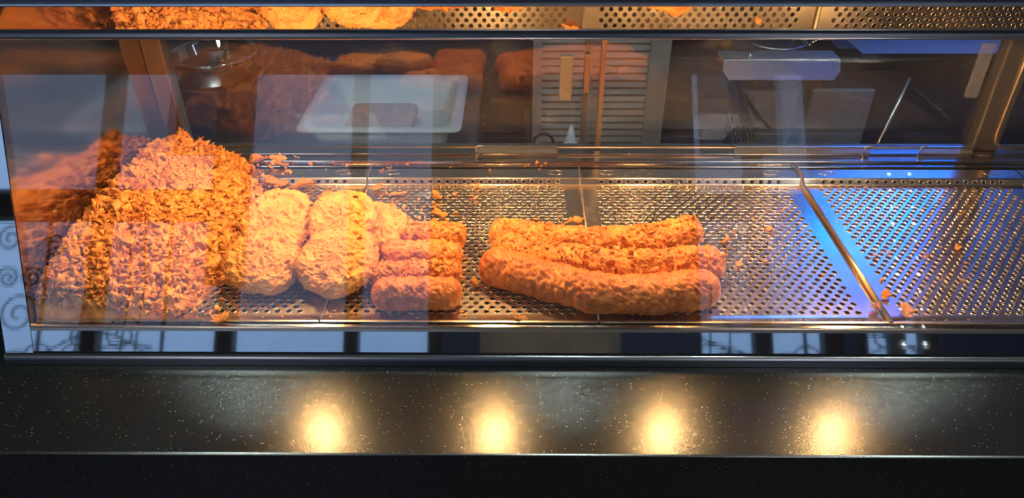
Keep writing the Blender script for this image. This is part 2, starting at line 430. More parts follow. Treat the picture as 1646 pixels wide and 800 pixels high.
# ------------------------------------------------------------------ counter
CZ = -0.042
t = thing('counter', 'black speckled granite counter in front of the glass cabinet', 'counter', (0, .5, -.95))
pr = [(.5073, CZ - .0012), (.507, CZ - .0022), (.507, CZ - .038), (.509, CZ - .040), (1.16, CZ - .040), (1.16, CZ), (.5097, CZ), (.5081, CZ - .0004)]
o = obj('worktop', extrude_profile(bmesh.new(), [(y - .5, z + .95) for y, z in pr], -1.7, 2.2), M['granite'], t)
obj('front_panel', B(-1.65, 2.15, .03, .66, 0, .866), M['granite'], t)

# ------------------------------------------------------------------ the heated display cabinet
XL, XR = -0.562, 1.50
LEAN = math.radians(22)
S, Cs = math.sin(LEAN), math.cos(LEAN)
def gp(s, d=0.0): # along the glass plane from its foot; d = out towards the customer
    return (.655 + s * S - d * Cs, s * Cs + d * S)
SG = .2976 / Cs                                     # visible glass height
cab = thing('heated_cabinet', 'stainless steel and glass heated food cabinet on the black counter', 'display cabinet', (0, .655, CZ))
OY, OZ = .655, CZ
def cobj(name, bm, m, parent=None, smooth=False, label=None):
    for v in bm.verts: v.co.y -= OY; v.co.z -= OZ
    o = obj(name, bm, m, parent or cab, smooth)
    if label: o['label'] = label
    return o
def quadbar(s0, s1, d0, d1, x0, x1):
    return extrude_profile(bmesh.new(), [gp(s0, d0), gp(s1, d0), gp(s1, d1), gp(s0, d1)], x0, x1)
cobj('front_glass', quadbar(-.003, SG + .006, -.006, 0, XL - .003, XR), M['glass'], label='sloping clear front glass')
strip = cobj('base_strip', quadbar(-.0285, -.0035, -.006, .0008, XL, XR), M['polish'], label='mirror-polished strip under the glass')
cobj('glass_channel', quadbar(-.0033, .0004, -.009, .0014, XL, XR), M['bar'])
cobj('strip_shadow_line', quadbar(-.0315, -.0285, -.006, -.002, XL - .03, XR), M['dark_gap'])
# base rail: rounded nose, then down to the counter
y0, z0 = gp(-.0315)
rail = [(y0 + .01, z0), (y0 - .001, z0), (y0 - .0035, z0 - .0008), (y0 - .0052, z0 - .0026), (y0 - .0058, z0 - .005), (y0 - .006, CZ + .0005), (y0 + .01, CZ + .0005)]
bm = extrude_profile(bmesh.new(), rail, XL - .034, XR)
cobj('base_rail', bm, M['rail'], label='dark rounded rail along the counter')
cobj('rail_nose', tube(bmesh.new(), [(XL - .034, y0 - .0022, z0 - .0006), (XR, y0 - .0022, z0 - .0006)], .0014, 10), M['brushed'])
# glass top rail
TY, TZ = gp(SG)
bar_a = [gp(SG, .004), gp(SG + .001, .0055), gp(SG + .0045, .0055), gp(SG + .0055, .004), gp(SG + .0055, -.010), gp(SG, -.010)]
cobj('top_rail', extrude_profile(bmesh.new(), bar_a, XL - .25, XR), M['rail'])
ny_, nz_ = gp(SG - .0002, .0042)
cobj('rail_nose', tube(bmesh.new(), [(XL - .25, ny_, nz_), (XR, ny_, nz_)], .0013, 10), M['brushed'])
# overhanging canopy with a sloping polished underside
ay, az = gp(SG + .005, .004)
mtilt = math.radians(44.0); ln = .058
by, bz = ay - ln * math.cos(mtilt), az + ln * math.sin(mtilt)
can = [(ay, az), (by, bz), (by - .003, bz + .0015), (by - .004, bz + .004), (by - .004, bz + .19), (1.13, bz + .19), (1.13, .345), (ay + .012, .345), (ay + .01, az)]
b = extrude_profile(bmesh.new(), can[1:8] + [(ay + .012, az + .006)], XL - .25, XR)
cobj('canopy', b, M['canopy'], label='dark canopy box above the glass')
cobj('mirror_soffit', extrude_profile(bmesh.new(), [(ay, az - .0004), (by, bz - .0004), (by, bz + .0004), (ay, az + .0006)], XL - .25, XR), M['mirror'], label='polished sloping underside of the canopy')
cobj('canopy_lip', extrude_profile(bmesh.new(), [(by - .0055, bz + .0010), (by - .0062, bz + .0022), (by - .0060, bz + .0040), (by - .0050, bz + .0050), (by + .0005, bz + .0050), (by + .0005, bz + .0004)], XL - .25, XR), M['brushed'])
cobj('ceiling_plate', B(XL, XR, ay + .02, 1.084, .3425, .3445), M['inner'], label='steel plate lining the cabinet top')
# end panel, corner post
cobj('end_panel', extrude_profile(bmesh.new(), [gp(-.0285), gp(SG + .006), (1.09, .345), (1.09, CZ + .001), (.655, CZ + .001)], XL - .0035, XL), M['panel'], label='polished steel end panel mirroring the scraps')
b = bmesh.new()
q = [gp(-.0305, .0012), gp(SG, .0012)]
poly = [(XL - .033, q[0]), (XL - .0006, q[0]), (XL - .0006, q[1]), (XL - .033, q[1])]
A = [b.verts.new((x, p[0], p[1])) for x, p in poly]; Bq = [b.verts.new((x, p[0] + .02, p[1] - .002)) for x, p in poly]
for i in range(4): b.faces.new((A[i], A[(i + 1) % 4], Bq[(i + 1) % 4], Bq[i]))
b.faces.new(A); b.faces.new(Bq[::-1]); bmesh.ops.recalc_face_normals(b, faces=b.faces[:])
cobj('corner_post', b, M['polish'], label='polished steel post at the cabinet corner')
cobj('outer_end', extrude_profile(bmesh.new(), [gp(-.03, -.004), gp(SG + .006, -.004), (1.09, .345), (1.09, CZ + .001), (.66, CZ + .001)], XL - .036, XL - .0335), M['dark_rail'])
# well under the trays and the rear ledge
cobj('well', B(XL, XR, .66, 1.03, -.035, -.030), M['well'])
cobj('front_lip', extrude_profile(bmesh.new(), [(.6555, -.0035), (.6575, .0008), (.6605, .0012), (.6622, .0004), (.6622, -.02), (.6575, -.02)], XL, XR), M['ledge'])
led = [(1.034, CZ + .001), (1.034, .0045)]
def nose(y, z, r=.0011):
    for k in range(5):
        a = math.radians(180 - 90 * k / 4); led.append((y + r + r * math.cos(a), z - r + r * math.sin(a)))
nose(1.0345, .0085); led.append((1.0445, .0085)); nose(1.0455, .0123); led.append((1.0655, .0123)); nose(1.0675, .0138, .0008); led.append((1.084, .0140)); led.append((1.105, .0140)); led.append((1.106, CZ + .001))
b = extrude_profile(bmesh.new(), led, XL, XR)
cobj('rear_ledge', b, M['ledge'], label='stepped steel ledge behind the trays')
# rear frame
Yr = 1.085
fr = bmesh.new()
ZB, ZT = .0145, .342
def post(bm, x0, x1): box(bm, x0, x1, Yr - .006, Yr + .02, ZB, ZT, bev=.003)
post(fr, XL, XL + .030); post(fr, .722, .764); post(fr, 1.46, XR)
box(fr, XL, XR, Yr - .006, Yr + .02, .318, ZT)
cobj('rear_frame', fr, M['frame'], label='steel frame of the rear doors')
# raised bead with rounded lower corners round the right-hand opening
bd = bmesh.new()
pts = [(.752, Yr - .008, .33), (.752, Yr - .008, .045), (.756, Yr - .008, .030), (.766, Yr - .008, .023), (.785, Yr - .008, .0205), (1.45, Yr - .008, .0205)]
tube(bd, pts, .0028, 8)
pts = [(-.53, Yr - .008, .0205), (.70, Yr - .008, .0205), (.733, Yr - .008, .0215)]
tube(bd, pts, .0016, 8)
cobj('frame_bead', bd, M['frame'])
for i, (x0, x1, yy) in enumerate([(XL + .030, .130, Yr + .004), (.100, .722, Yr + .012), (.764, 1.46, Yr + .008)]):
    d = cobj('sliding_door', B(x0, x1, yy, yy + .004, .0145, .325), M['glass_rear'], label=['left clear sliding rear door', 'right clear sliding rear door', 'clear rear door beyond the frame post'][i])
    def sub(name, bm, m, lab=None):
        for v in bm.verts: v.co.y -= OY; v.co.z -= OZ
        o = obj(name, bm, m, d); 
        if lab: o['label'] = lab
    if i == 0:
        sub('edge_channel', B(.124, .131, yy - .003, yy + .006, .018, .325), M['frame'])
        sub('finger_pull', B(.062, .082, yy - .006, yy, .098, .168, bev=.002), M['brass'], 'narrow brass finger pull')
        sub('finger_pull', B(.100, .108, yy - .004, yy, .110, .170, bev=.001), M['frame'])
    if i == 1:
        sub('finger_pull', B(.690, .708, yy - .009, yy - .001, .100, .185, bev=.002), M['acrylic'], 'clear plastic pull strip')
        sub('edge_channel', B(.100, .104, yy - .001, yy + .006, .018, .325), M['frame'])
# ticket rails on the ledge by the doors
for x0, x1, cx, lab in [(-.066, .062, -.062, 'clear ticket rail with a steel clip standing left of the door join'),
                        (.345, .560, .556, 'clear ticket rail with a steel clip right of the door join'),
                        (.640, .722, .644, 'short clear ticket rail with a steel clip beside the bronze frame post')]:
    t = thing('ticket_rail', lab, 'ticket rail', ((x0 + x1) / 2, 1.0745, .0142), 0, 'ticket rails on the rear ledge')
    L_ = (x1 - x0) / 2; c = cx - (x0 + x1) / 2
    obj('holder', box(B(-L_, L_, -.001, .0012, .0, .009), -L_, L_, -.004, .0012, .0, .0012), M['acrylic'], t)
    obj('edge_strip', B(-L_, L_, -.002, .0015, .009, .0102), M['brushed'], t)
    obj('clip', tube(bmesh.new(), [(c - .006, -.003, .001), (c - .006, -.003, .009), (c - .002, -.003, .0118), (c + .004, -.003, .0115), (c + .005, -.003, .009)], .0012, 6), M['brushed'], t)

# heat lamps under the canopy
for i, x in enumerate((-.321, -.038, .240, .518)):
    lp = bpy.data.objects.new('heat_lamp', None); COL.objects.link(lp); lp.parent = cab
    lp.location = (x, .852 - OY, .345 - OZ); lp.empty_display_size = .03
    b = lathe(bmesh.new(), [(.012, -.001), (.020, -.010), (.030, -.022), (.036, -.036), (.0375, -.036), (.031, -.021), (.021, -.009), (.012, 0)], 28)
    obj('reflector', b, M['reflector'], lp, True)
    b = bmesh.new(); bmesh.ops.create_uvsphere(b, u_segments=16, v_segments=10, radius=1)
    for v in b.verts: v.co = Vector((v.co.x * .0085, v.co.y * .019, v.co.z * .0085 - .032))
    obj('bulb', b, M['bulb'], lp, True)
    obj('socket', lathe(bmesh.new(), [(0.0001, 0), (.013, 0), (.013, -.012), (.0001, -.012)], 16), M['blackmetal'], lp, True)

# ------------------------------------------------------------------ perforated trays
TW = .331
FL0, FL1 = .672, .991
def tray_mesh():
    px, ry = .0132, .0081
    prof = [(.6625, .0035), (.665, .0042), (.6675, .0036), (.670, .0010), (FL0, 0.0)]
    tail = [(FL1, 0), (1.0045, .0062), (1.006, .0070), (1.008, .0071), (1.0325, .0058), (1.0336, .0045)]
    half = TW / 2 - .0012
    V, F = [], []
    # the sheet is folded: floor, bend, perforated slope, crest, flange
    phi = math.radians(62)
    tv = np.linspace(0, .046, 461)
    ang_ = np.interp(tv, [0, .0026, .0106, .0136, .046], [0, phi, phi, -.02, -.02])
    ty = FL1 - .002 + np.concatenate([[0], np.cumsum(np.cos(ang_[:-1]) * .0001)]); tz = np.concatenate([[0], np.cumsum(np.sin(ang_[:-1]) * .0001)])
    def vert(x, v, z=0.0):
        k = v - (FL1 - .002)
        if k <= 0: y, zz = v, 0.0
        else: y, zz = float(np.interp(k, tv, ty)), float(np.interp(k, tv, tz))
        V.append((x, y, zz + z)); return len(V) - 1
    ncol = 22; xs0 = -px * (ncol - 1) / 2 - .0015
    rows = [.686 + ry * i for i in range(100) if .686 + ry * i < .981]
    N = 16
    corner = math.atan2(ry, px)
    ang = sorted([corner, math.pi - corner, math.pi + corner, 2 * math.pi - corner] + [2 * math.pi * k / 12 + .001 for k in range(12)])
    def rectpt(a):
        c, s = math.cos(a), math.sin(a)
        k = min(px / 2 / max(abs(c), 1e-9), ry / 2 / max(abs(s), 1e-9))
        return c * k, s * k
    rp = [rectpt(a) for a in ang]
    rings = [(.00395, 0.0), (.00375, .00045), (.00345, .00075), (.00312, .00070), (.00292, .00020), (.00288, -.0010)]
    FLAT = []
    def cell(xc, vc):
        prev = [vert(xc + x, vc + y) for x, y in rp]
        for r, z in rings:
            cur = [vert(xc + r * math.cos(a), vc + r * math.sin(a) * 1.0, z) for a in ang]
            for k in range(N):
                if r == rings[0][0]: FLAT.append(len(F))
                F.append((prev[k], prev[(k + 1) % N], cur[(k + 1) % N], cur[k]))
            prev = cur
    def quad(x0, x1, v0, v1):
        if x1 - x0 < 1e-5 or v1 - v0 < 1e-5: return
        F.append((vert(x0, v0), vert(x1, v0), vert(x1, v1), vert(x0, v1)))
    allrows = [(i, v) for i, v in enumerate(rows)]
    last = rows[-1] + ry / 2
    slope_row = FL1 + .0047
    for i, v in allrows + [(1, slope_row)]:
        off = px / 2 if i % 2 else 0
        n = ncol - (1 if i % 2 else 0)
        a, b = xs0 + off - px / 2, xs0 + off + px * (n - .5)
        for k in range(n): cell(xs0 + off + k * px, v)
        quad(-half, a, v - ry / 2, v + ry / 2); quad(b, half, v - ry / 2, v + ry / 2)
    quad(-half, half, FL0, rows[0] - ry / 2)
    quad(-half, half, last, FL1 - .002)
    nsm0 = len(F)
    for k in range(8):
        a_, b_ = FL1, slope_row - ry / 2
        a_ = FL1 - .002
        quad(-half, half, a_ + (b_ - a_) * k / 8, a_ + (b_ - a_) * (k + 1) / 8)
    for k in range(12):
        a_, b_ = slope_row + ry / 2, FL1 + .0122
        quad(-half, half, a_ + (b_ - a_) * k / 12, a_ + (b_ - a_) * (k + 1) / 12)
    quad(-half, half, FL1 + .0122, FL1 + .0385)
    def strip(pr):
        for i in range(len(pr) - 1):
            ids = []
            for x, (y, z) in ((-half, pr[i]), (half, pr[i]), (half, pr[i + 1]), (-half, pr[i + 1])):
                V.append((x, y, z)); ids.append(len(V) - 1)
            F.append(tuple(ids))
    strip(prof)
    # upturned side edges
    for s in (-1, 1):
        sec = [(half, 0), (half + .0005, .0009), (half + .0004, .0018), (half - .0003, .0022), (half - .0008, .0016)]
        for i in range(len(sec) - 1):
            ids = []
            for (x, z), y in ((sec[i], FL0), (sec[i], FL1), (sec[i + 1], FL1), (sec[i + 1], FL0)):
                V.append((s * x, y, z)); ids.append(len(V) - 1)
            F.append(tuple(ids if s < 0 else ids[::-1]))
    V = np.array(V); F = np.array(F)
    key = np.round(V * 1e6).astype(np.int64); _, first, inv = np.unique(key, axis=0, return_index=True, return_inverse=True)
    me = fast_mesh('perforated_tray', V[first], inv.ravel()[F], True)
    sm_ = np.ones(len(F), bool); sm_[FLAT] = False
    me.polygons.foreach_set('use_smooth', sm_)
    return me
tme = tray_mesh()
edges = [-.5605, -.230, .0935, .429, .765, 1.101, 1.437]
tl = ['perforated steel tray holding the scrap heap and golden patties', 'perforated steel tray holding the short sausages, left ends of long ones over it',
      'perforated steel tray under the long battered sausages', 'empty perforated steel tray lit blue', 'empty perforated steel tray beside the bronze rear post', 'empty perforated steel tray at the far end beyond the others']
def disc(rx, ry_, z=0, n=20):
    b = bmesh.new(); bmesh.ops.create_circle(b, cap_ends=True, segments=n, radius=1)
    for v in b.verts: v.co = Vector((v.co.x * rx, v.co.y * ry_, z))
    return b
hole_me = None
TRAYS = []
for i in range(6):
    xc = (edges[i] + edges[i + 1]) / 2
    t = thing('perforated_tray', tl[i], 'tray', (xc, 0, 0), 0, 'perforated trays in the cabinet')
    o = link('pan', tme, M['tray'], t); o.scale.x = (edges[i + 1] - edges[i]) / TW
    for s in (-1, 1):  # flat dark discs stand for the shade inside the finger holes
        if hole_me is None:
            q = obj('finger_hole', lathe(disc(.0115, .0066, -.0001), [(.0116, 0)], 20) if False else disc(.0115, .0066), M['dark_gap'], t); hole_me = q.data
        else: q = link('finger_hole', hole_me, None, t)
        q.location = (s * .1255, 1.0135, .00945); q.rotation_euler = (-.02, 0, 0)
        if 'rim_me' not in globals():
            b = tube(bmesh.new(), [(.0118 * math.cos(a), .0069 * math.sin(a), 0.0) for a in [2 * math.pi * k / 24 for k in range(24)]], .0006, 6, closed=True)
            r_ = obj('hole_rim', b, M['tray'], q); rim_me = r_.data
        else: link('hole_rim', rim_me, None, q)
    TRAYS.append(t)
# the loose divider bar between the sausage tray and the empty blue-lit one
t = thing('divider_bar', 'bronze-toned metal divider bar beside the empty blue-lit tray', 'divider', (.429, .83, .0))
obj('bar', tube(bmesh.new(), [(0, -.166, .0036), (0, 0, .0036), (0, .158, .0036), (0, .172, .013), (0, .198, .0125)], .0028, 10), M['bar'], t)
for x, lab in ((-.230, 'thin steel seam strip between the patty tray and short sausage tray'), (.0935, 'thin steel seam strip running under the long sausages')):
    t = thing('seam_strip', lab, 'strip', (x, .83, .0), 0, 'seam strips between trays')
    obj('strip', tube(bmesh.new(), [(0, -.162, .0012), (0, .156, .0012), (0, .170, .0108), (0, .186, .0104), (0, .198, .010)], .0015, 8), M['bar'], t)

# ------------------------------------------------------------------ battered food
def ico(sub):
    b = bmesh.new(); bmesh.ops.create_icosphere(b, subdivisions=sub, radius=1)
    V = np.array([v.co[:] for v in b.verts]); F = np.array([[v.index for v in f.verts] for f in b.faces]); b.free()
    return V, F
ICO2, ICO3 = ico(2), ico(3)
def scrap(seed, base=ICO2, flat=.6, fine=.25):
    V, F = base; r = np.random.default_rng(seed); o = r.uniform(0, 99, 3)
    d = 1 + .85 * perlin(V * 1.3 + o) + .6 * (ridge(V * 2.6 + o) - .5) + fine * perlin(V * 6 + o) + fine * .7 * perlin(V * 11 + o)
    P = V * np.clip(d, .15, 2.4)[:, None]
    P = P * np.array([1, r.uniform(.5, 1.0), flat * r.uniform(.7, 1.2)])
    P[:, 2] += .35 * np.sin(P[:, 0] * 2.2 + o[0]) + .28 * np.cos(P[:, 1] * 2.8 + o[1])
    return P, F
ICO1 = ico(1)
SCRT = [scrap(200 + i, ICO1, [.6, .3, .45][i % 3], .2) for i in range(24)]
SCR = [scrap(i, flat=[.6, .25, .4, .18][i % 4]) for i in range(24)]
BIG = [scrap(100 + i, ICO3, [.5, .3][i % 2], .34) for i in range(10)]
def rotm(r):
    q = r.normal(size=4); q /= np.linalg.norm(q); w, x, y, z = q
    return np.array([[1 - 2 * (y * y + z * z), 2 * (x * y - z * w), 2 * (x * z + y * w)], [2 * (x * y + z * w), 1 - 2 * (x * x + z * z), 2 * (y * z - x * w)], [2 * (x * z - y * w), 2 * (y * z + x * w), 1 - 2 * (x * x + y * y)]])
def join(parts):
    Vs, Fs, n = [], [], 0
    for V, F in parts:
        Vs.append(V); Fs.append(F + n); n += len(V)
    return np.concatenate(Vs), np.concatenate(Fs)
def grid_faces(nu, nv, wrap=True):
    F = []
    for i in range(nu - 1):
        for j in range(nv if wrap else nv - 1):
            a, b = i * nv + j, i * nv + (j + 1) % nv
            F.append((a, b, b + nv)); F.append((a, b + nv, a + nv))
    return np.array(F)

def sausage(path, R, seed, ends=.9, lump=.0022, crust=80, fuzz=1.0, big_=0.0):
    """path: control points; returns battered sausage mesh (V, F)"""
    P = np.array(path, float); r = np.random.default_rng(seed); o = r.uniform(0, 99, 3)
    # Catmull-Rom
    Q = np.concatenate([[2 * P[0] - P[1]], P, [2 * P[-1] - P[-2]]]); pts = []
    for i in range(1, len(Q) - 2):
        for t_ in np.linspace(0, 1, 24, endpoint=False):
            a, b, c, d = Q[i - 1], Q[i], Q[i + 1], Q[i + 2]
            pts.append(.5 * (2 * b + (c - a) * t_ + (2 * a - 5 * b + 4 * c - d) * t_ ** 2 + (3 * b - a - 3 * c + d) * t_ ** 3))
    pts.append(P[-1]); pts = np.array(pts)
    sl = np.concatenate([[0], np.cumsum(np.linalg.norm(np.diff(pts, axis=0), axis=1))]); Lg = sl[-1]
    nu = max(60, int(Lg / .0014)); nv = 84
    # even arc, finer at the rounded ends
    ss = np.linspace(0, Lg, nu)
    C = np.stack([np.interp(ss, sl, pts[:, k]) for k in range(3)], 1)
    T = np.gradient(C, axis=0); T /= np.linalg.norm(T, axis=1)[:, None]
    up = np.array([0, 0, 1.]); Nn = np.cross(up, T); Nn /= np.linalg.norm(Nn, axis=1)[:, None]; Bn = np.cross(T, Nn)
    e = R * ends
    dist = np.minimum(ss, Lg - ss)
    rad = R * np.where(dist < e, np.sqrt(np.clip(1 - (1 - dist / e) ** 2, 0, 1)), 1.0)
    rad = np.maximum(rad, 1e-4)
    rad *= 1 + .06 * perlin(np.stack([ss * 30, ss * 0 + seed, ss * 0], 1))
    th = np.linspace(0, 2 * np.pi, nv, endpoint=False)
    D = Nn[:, None] * np.cos(th)[None, :, None] + Bn[:, None] * np.sin(th)[None, :, None]
    V = (C[:, None] + D * rad[:, None, None]).reshape(-1, 3); Dn = D.reshape(-1, 3)
    k = np.repeat(np.clip(dist / e, .15, 1), nv)
    h = lump * 1.1 * perlin(V * 55 + o) + lump * .9 * (ridge(V * 110 + o) - .55) + lump * .7 * (ridge(V * 230 + o) - .5) + lump * .5 * perlin(V * 520 + o)
    # crust runs down the sides in flutes
    ang = np.tile(th, nu); sx = np.repeat(ss, nv)
    h += lump * .75 * perlin(np.stack([sx * 190, ang * .6, ang * 0 + seed], 1))
    V = V + Dn * (h * k)[:, None]
    # the underside rests flat
    V[:, 2] = np.maximum(V[:, 2], .0006 + .002 * np.abs(perlin(V * 150)))
    parts = [(V, grid_faces(nu, nv))]
    # end caps
    n0 = len(V)
    capV = np.array([C[0] - T[0] * .0004, C[-1] + T[-1] * .0004])
    capF = [(n0 + 0, (j + 1) % nv, j) for j in range(nv)] + [(n0 + 1, (nu - 1) * nv + j, (nu - 1) * nv + (j + 1) % nv) for j in range(nv)]
    parts = [(np.concatenate([V, capV]), np.concatenate([grid_faces(nu, nv), np.array(capF)]))]
    for _ in range(crust):                                   # crisp bits fused to the batter
        i = int(r.integers(3, nu - 3)); a = r.uniform(-.25, 1.2) * np.pi if r.random() < .85 else r.uniform(0, 2 * np.pi)
        d = Nn[i] * np.cos(a) + Bn[i] * np.sin(a)
        s = r.uniform(.0016, .0042) * fuzz
        if r.random() < big_: s *= r.uniform(1.5, 2.3)
        sv, sf = (SCRT if s < .0026 else SCR)[int(r.integers(24))]
        parts.append((sv @ rotm(r).T * s + C[i] + d * (rad[i] * .98), sf))
    return join(parts)

def patty(R, H, seed, lump=.002):
    r = np.random.default_rng(seed); o = r.uniform(0, 99, 3)
    nu, nv = 110, 170
    ph = np.linspace(-np.pi / 2, np.pi / 2, nu); th = np.linspace(0, 2 * np.pi, nv, endpoint=False)
    c, s = np.cos(ph), np.sin(ph)
    rr = np.sign(c) * np.abs(c) ** .55 * R; zz = np.sign(s) * np.abs(s) ** .8 * H / 2
    out = 1 + .045 * np.cos(2 * th + o[0]) + .03 * np.cos(3 * th + o[1]) + .02 * np.cos(5 * th + o[2])
    V = np.stack([rr[:, None] * np.cos(th) * out, rr[:, None] * np.sin(th) * out, np.repeat(zz[:, None], nv, 1)], 2).reshape(-1, 3)
    Nn = np.stack([(c[:, None] / R * np.cos(th)), (c[:, None] / R * np.sin(th)), np.repeat((s / (H / 2) * .6)[:, None], nv, 1)], 2).reshape(-1, 3)
    Nn /= np.linalg.norm(Nn, axis=1)[:, None] + 1e-9
    h = lump * 1.3 * perlin(V * 45 + o) + lump * 1.2 * (ridge(V * 85 + o) - .5) + lump * .75 * (ridge(V * 190 + o) - .5) + lump * .5 * perlin(V * 420 + o)
    V = V + Nn * h[:, None]
    # rim crust: a rolled bead round the edge of the top face
    rim = np.exp(-((np.hypot(V[:, 0], V[:, 1]) - R * .86) / (R * .09)) ** 2) * (V[:, 2] > 0)
    V[:, 2] += rim * lump * .9 * (1 + perlin(V * 60 + o))
    parts = [(V, grid_faces(nu, nv))]
    for _ in range(60):
        a = r.uniform(0, 2 * np.pi); q = R * (r.uniform(.9, 1.02) if r.random() < .7 else r.uniform(.1, .9)); z = H * .5 * (r.uniform(-.5, .7) if q > R * .88 else .95)
        sv, sf = SCR[int(r.integers(24))]
        parts.append((sv @ rotm(r).T * r.uniform(.0015, .0038) + np.array([q * np.cos(a), q * np.sin(a), z]), sf))
    return join(parts)

def food(name, VF, m, label, cat, group=None, Mx=None, centre=True):
    V, F = VF
    if Mx is not None: V = V @ np.array(Mx.to_3x3()).T + np.array(Mx.translation)
    c = np.array([V[:, 0].mean(), V[:, 1].mean(), V[:, 2].min()])
    me = fast_mesh(name, V - c, F)
    o = link(name, me, m); o.location = c
    return tag(o, label, cat, group)

# short sausages, front to back
for i, (x0, x1, y, R, dy, m, lab) in enumerate([
        (-.174, -.066, .697, .0195, .000, 'batter2', 'smooth short battered sausage nearest the glass, frontmost of four'),
        (-.184, -.068, .738, .0165, .003, 'batter', 'knobbly short battered sausage directly behind the frontmost short one'),
        (-.178, -.070, .778, .0185, -.003, 'batter', 'short battered sausage, third back of the four in the row'),
        (-.179, -.068, .821, .0185, -.002, 'batter', 'short battered sausage, rearmost of four with frilly right end')]):
    xm = (x0 + x1) / 2
    food('short_sausage', sausage([(x0, y - dy, R * .93), (x0 * .7 + x1 * .3, y, R * .93), (xm, y + .001, R * .95), (x0 * .3 + x1 * .7, y + .0005, R * .95), (x1, y + dy, R * .93)], R, 20 + i, lump=.0019, crust=[150, 420, 200, 420][i], fuzz=[.5, .85, .7, .9][i], big_=[0, .12, .03, .12][i]),
         M[m], lab, 'sausage', 'short battered sausages')
# long sausages
for i, (pts, R, m, lab) in enumerate([
        ([(-.046, .783), (-.010, .765), (.040, .742), (.095, .721), (.150, .719), (.205, .728), (.238, .735)], .0235, 'batter2', 'long curved battered sausage nearest the glass, frontmost of three'),
        ([(-.034, .822), (.010, .806), (.070, .787), (.125, .778), (.190, .782), (.256, .790)], .0225, 'batter', 'long battered sausage in the middle of the three, flaky top'),
        ([(-.038, .862), (.010, .848), (.075, .835), (.140, .838), (.195, .850), (.240, .872)], .0215, 'batter', 'long battered sausage, rearmost of three, right end bent back')]):
    food('long_sausage', sausage([(x, y, R * (.94 + .02 * math.sin(k))) for k, (x, y) in enumerate([(x_, y_ - (.027, .033, .035)[i]) for x_, y_ in pts])], R, 40 + i, lump=[.0021, .0026, .0026][i], crust=[260, 1000, 900][i], fuzz=[.45, .85, .85][i], big_=[0, .10, .08][i]),
         M[m], lab, 'sausage', 'long battered sausages')
# golden patties
for i, (x, y, z, R, H, rx, ry_, lab) in enumerate([
        (-.313, .764, .0285, .0465, .034, .34, .0, 'golden battered patty nearest the scraps, front one of the left pair'),
        (-.312, .832, .0410, .0490, .028, .46, -.03, 'golden battered patty behind the front patty that is beside the scraps'),
        (-.221, .762, .0300, .0485, .036, .36, .02, 'golden battered patty nearest the short sausages, front and largest'),
        (-.226, .826, .0455, .0470, .029, .48, .0, 'golden battered patty leaning behind the large front patty'),
        (-.186, .842, .0260, .0420, .034, .25, .05, 'golden battered patty at the back beside the rear short sausage')]):
    Mx = Matrix.Translation((x, y - .017, z)) @ Matrix.Rotation(rx, 4, 'X') @ Matrix.Rotation(ry_, 4, 'Y') @ Matrix.Rotation(i * 1.3, 4, 'Z')
    VF = patty(R, H, 60 + i)
    V = VF[0] @ np.array(Mx.to_3x3()).T + np.array(Mx.translation)
    V[:, 2] = np.maximum(V[:, 2], .0006 + .001 * np.abs(perlin(V * 150)))
    food('battered_patty', (V, VF[1]), M['patty'], lab, 'patty', 'golden battered patties')

# heap of scraps in the left corner
def heap_h(x, y):
    H = np.interp(y, [.664, .672, .69, .72, .76, .85, .93, .985, 1.03, 1.06], [.0, .020, .040, .050, .058, .063, .064, .062, .058, .036])
    Wd = np.interp(y, [.664, .70, .76, .85, .95, 1.06], [.175, .190, .205, .205, .190, .150])
    u = np.clip((x - XL) / Wd, 0, 1.0)
    pk = np.interp(y, [.66, .9, 1.03], [.15, .10, .22])
    f = np.where(u < pk, .86 + .14 * (u / np.maximum(pk, 1e-3)), np.clip(1 - ((u - pk) / (1 - pk)) ** 1.35, 0, 1))
    return H * f
nx, ny = 150, 240
gx, gy = np.meshgrid(np.linspace(XL + .001, XL + .205, nx), np.linspace(.6645, 1.058, ny), indexing='ij')
P = np.stack([gx.ravel(), gy.ravel(), np.zeros(nx * ny)], 1)
hh = heap_h(P[:, 0], P[:, 1])
hn = hh + np.clip(hh / .02, 0, 1) * (.006 * perlin(P * 28) + .006 * perlin(P * 60) + .005 * (ridge(P * 120) - .5) + .003 * (ridge(P * 260) - .5)) - .004
floor_z = np.interp(P[:, 1], [.66, .991, 1.001, 1.033, 1.047, 1.06], [0, 0, .0095, .009, .0124, .0125])
P[:, 2] = np.maximum(hn + floor_z * .0, floor_z - .0004)
keep = (hn > floor_z)
F = grid_faces(nx, ny, False)
F = F[keep[F].any(1)]
parts = [(P, F)]
r = np.random.default_rng(11)
cnt = 0
while cnt < 6500:
    x = XL + .004 + r.random() ** 1.0 * .21; y = r.uniform(.671, 1.056)
    h = float(heap_h(np.array([x]), np.array([y]))[0])
    fz = float(np.interp(y, [.66, .991, 1.001, 1.033, 1.047, 1.06], [0, 0, .0095, .009, .0124, .0125]))
    if h < .003 + fz:
        if r.random() > .10: continue
        h = fz + .002
    s = min(.0019 * math.exp(abs(r.normal()) * .66), .0105) * (1.0 if h > .012 else .75)
    sv, sf = SCRT[int(r.integers(24))] if s < .0026 else SCR[int(r.integers(24))] if s < .0065 else BIG[int(r.integers(10))]
    q = sv @ rotm(r).T * s * np.array([1, 1, .9])
    q += np.array([max(x, XL + s * 1.2), min(max(y, .667 + s * 1.3), 1.066 - s), h + r.uniform(-.003, .0035)])
    q[:, 0] = np.maximum(q[:, 0], XL + .0008); q[:, 2] = np.maximum(q[:, 2], fz + .0006); q[:, 1] = np.maximum(q[:, 1], .6645)
    # stay behind the sloping glass
    q[:, 1] = np.maximum(q[:, 1], .6645 + q[:, 2] * math.tan(LEAN))
    parts.append((q, sf)); cnt += 1
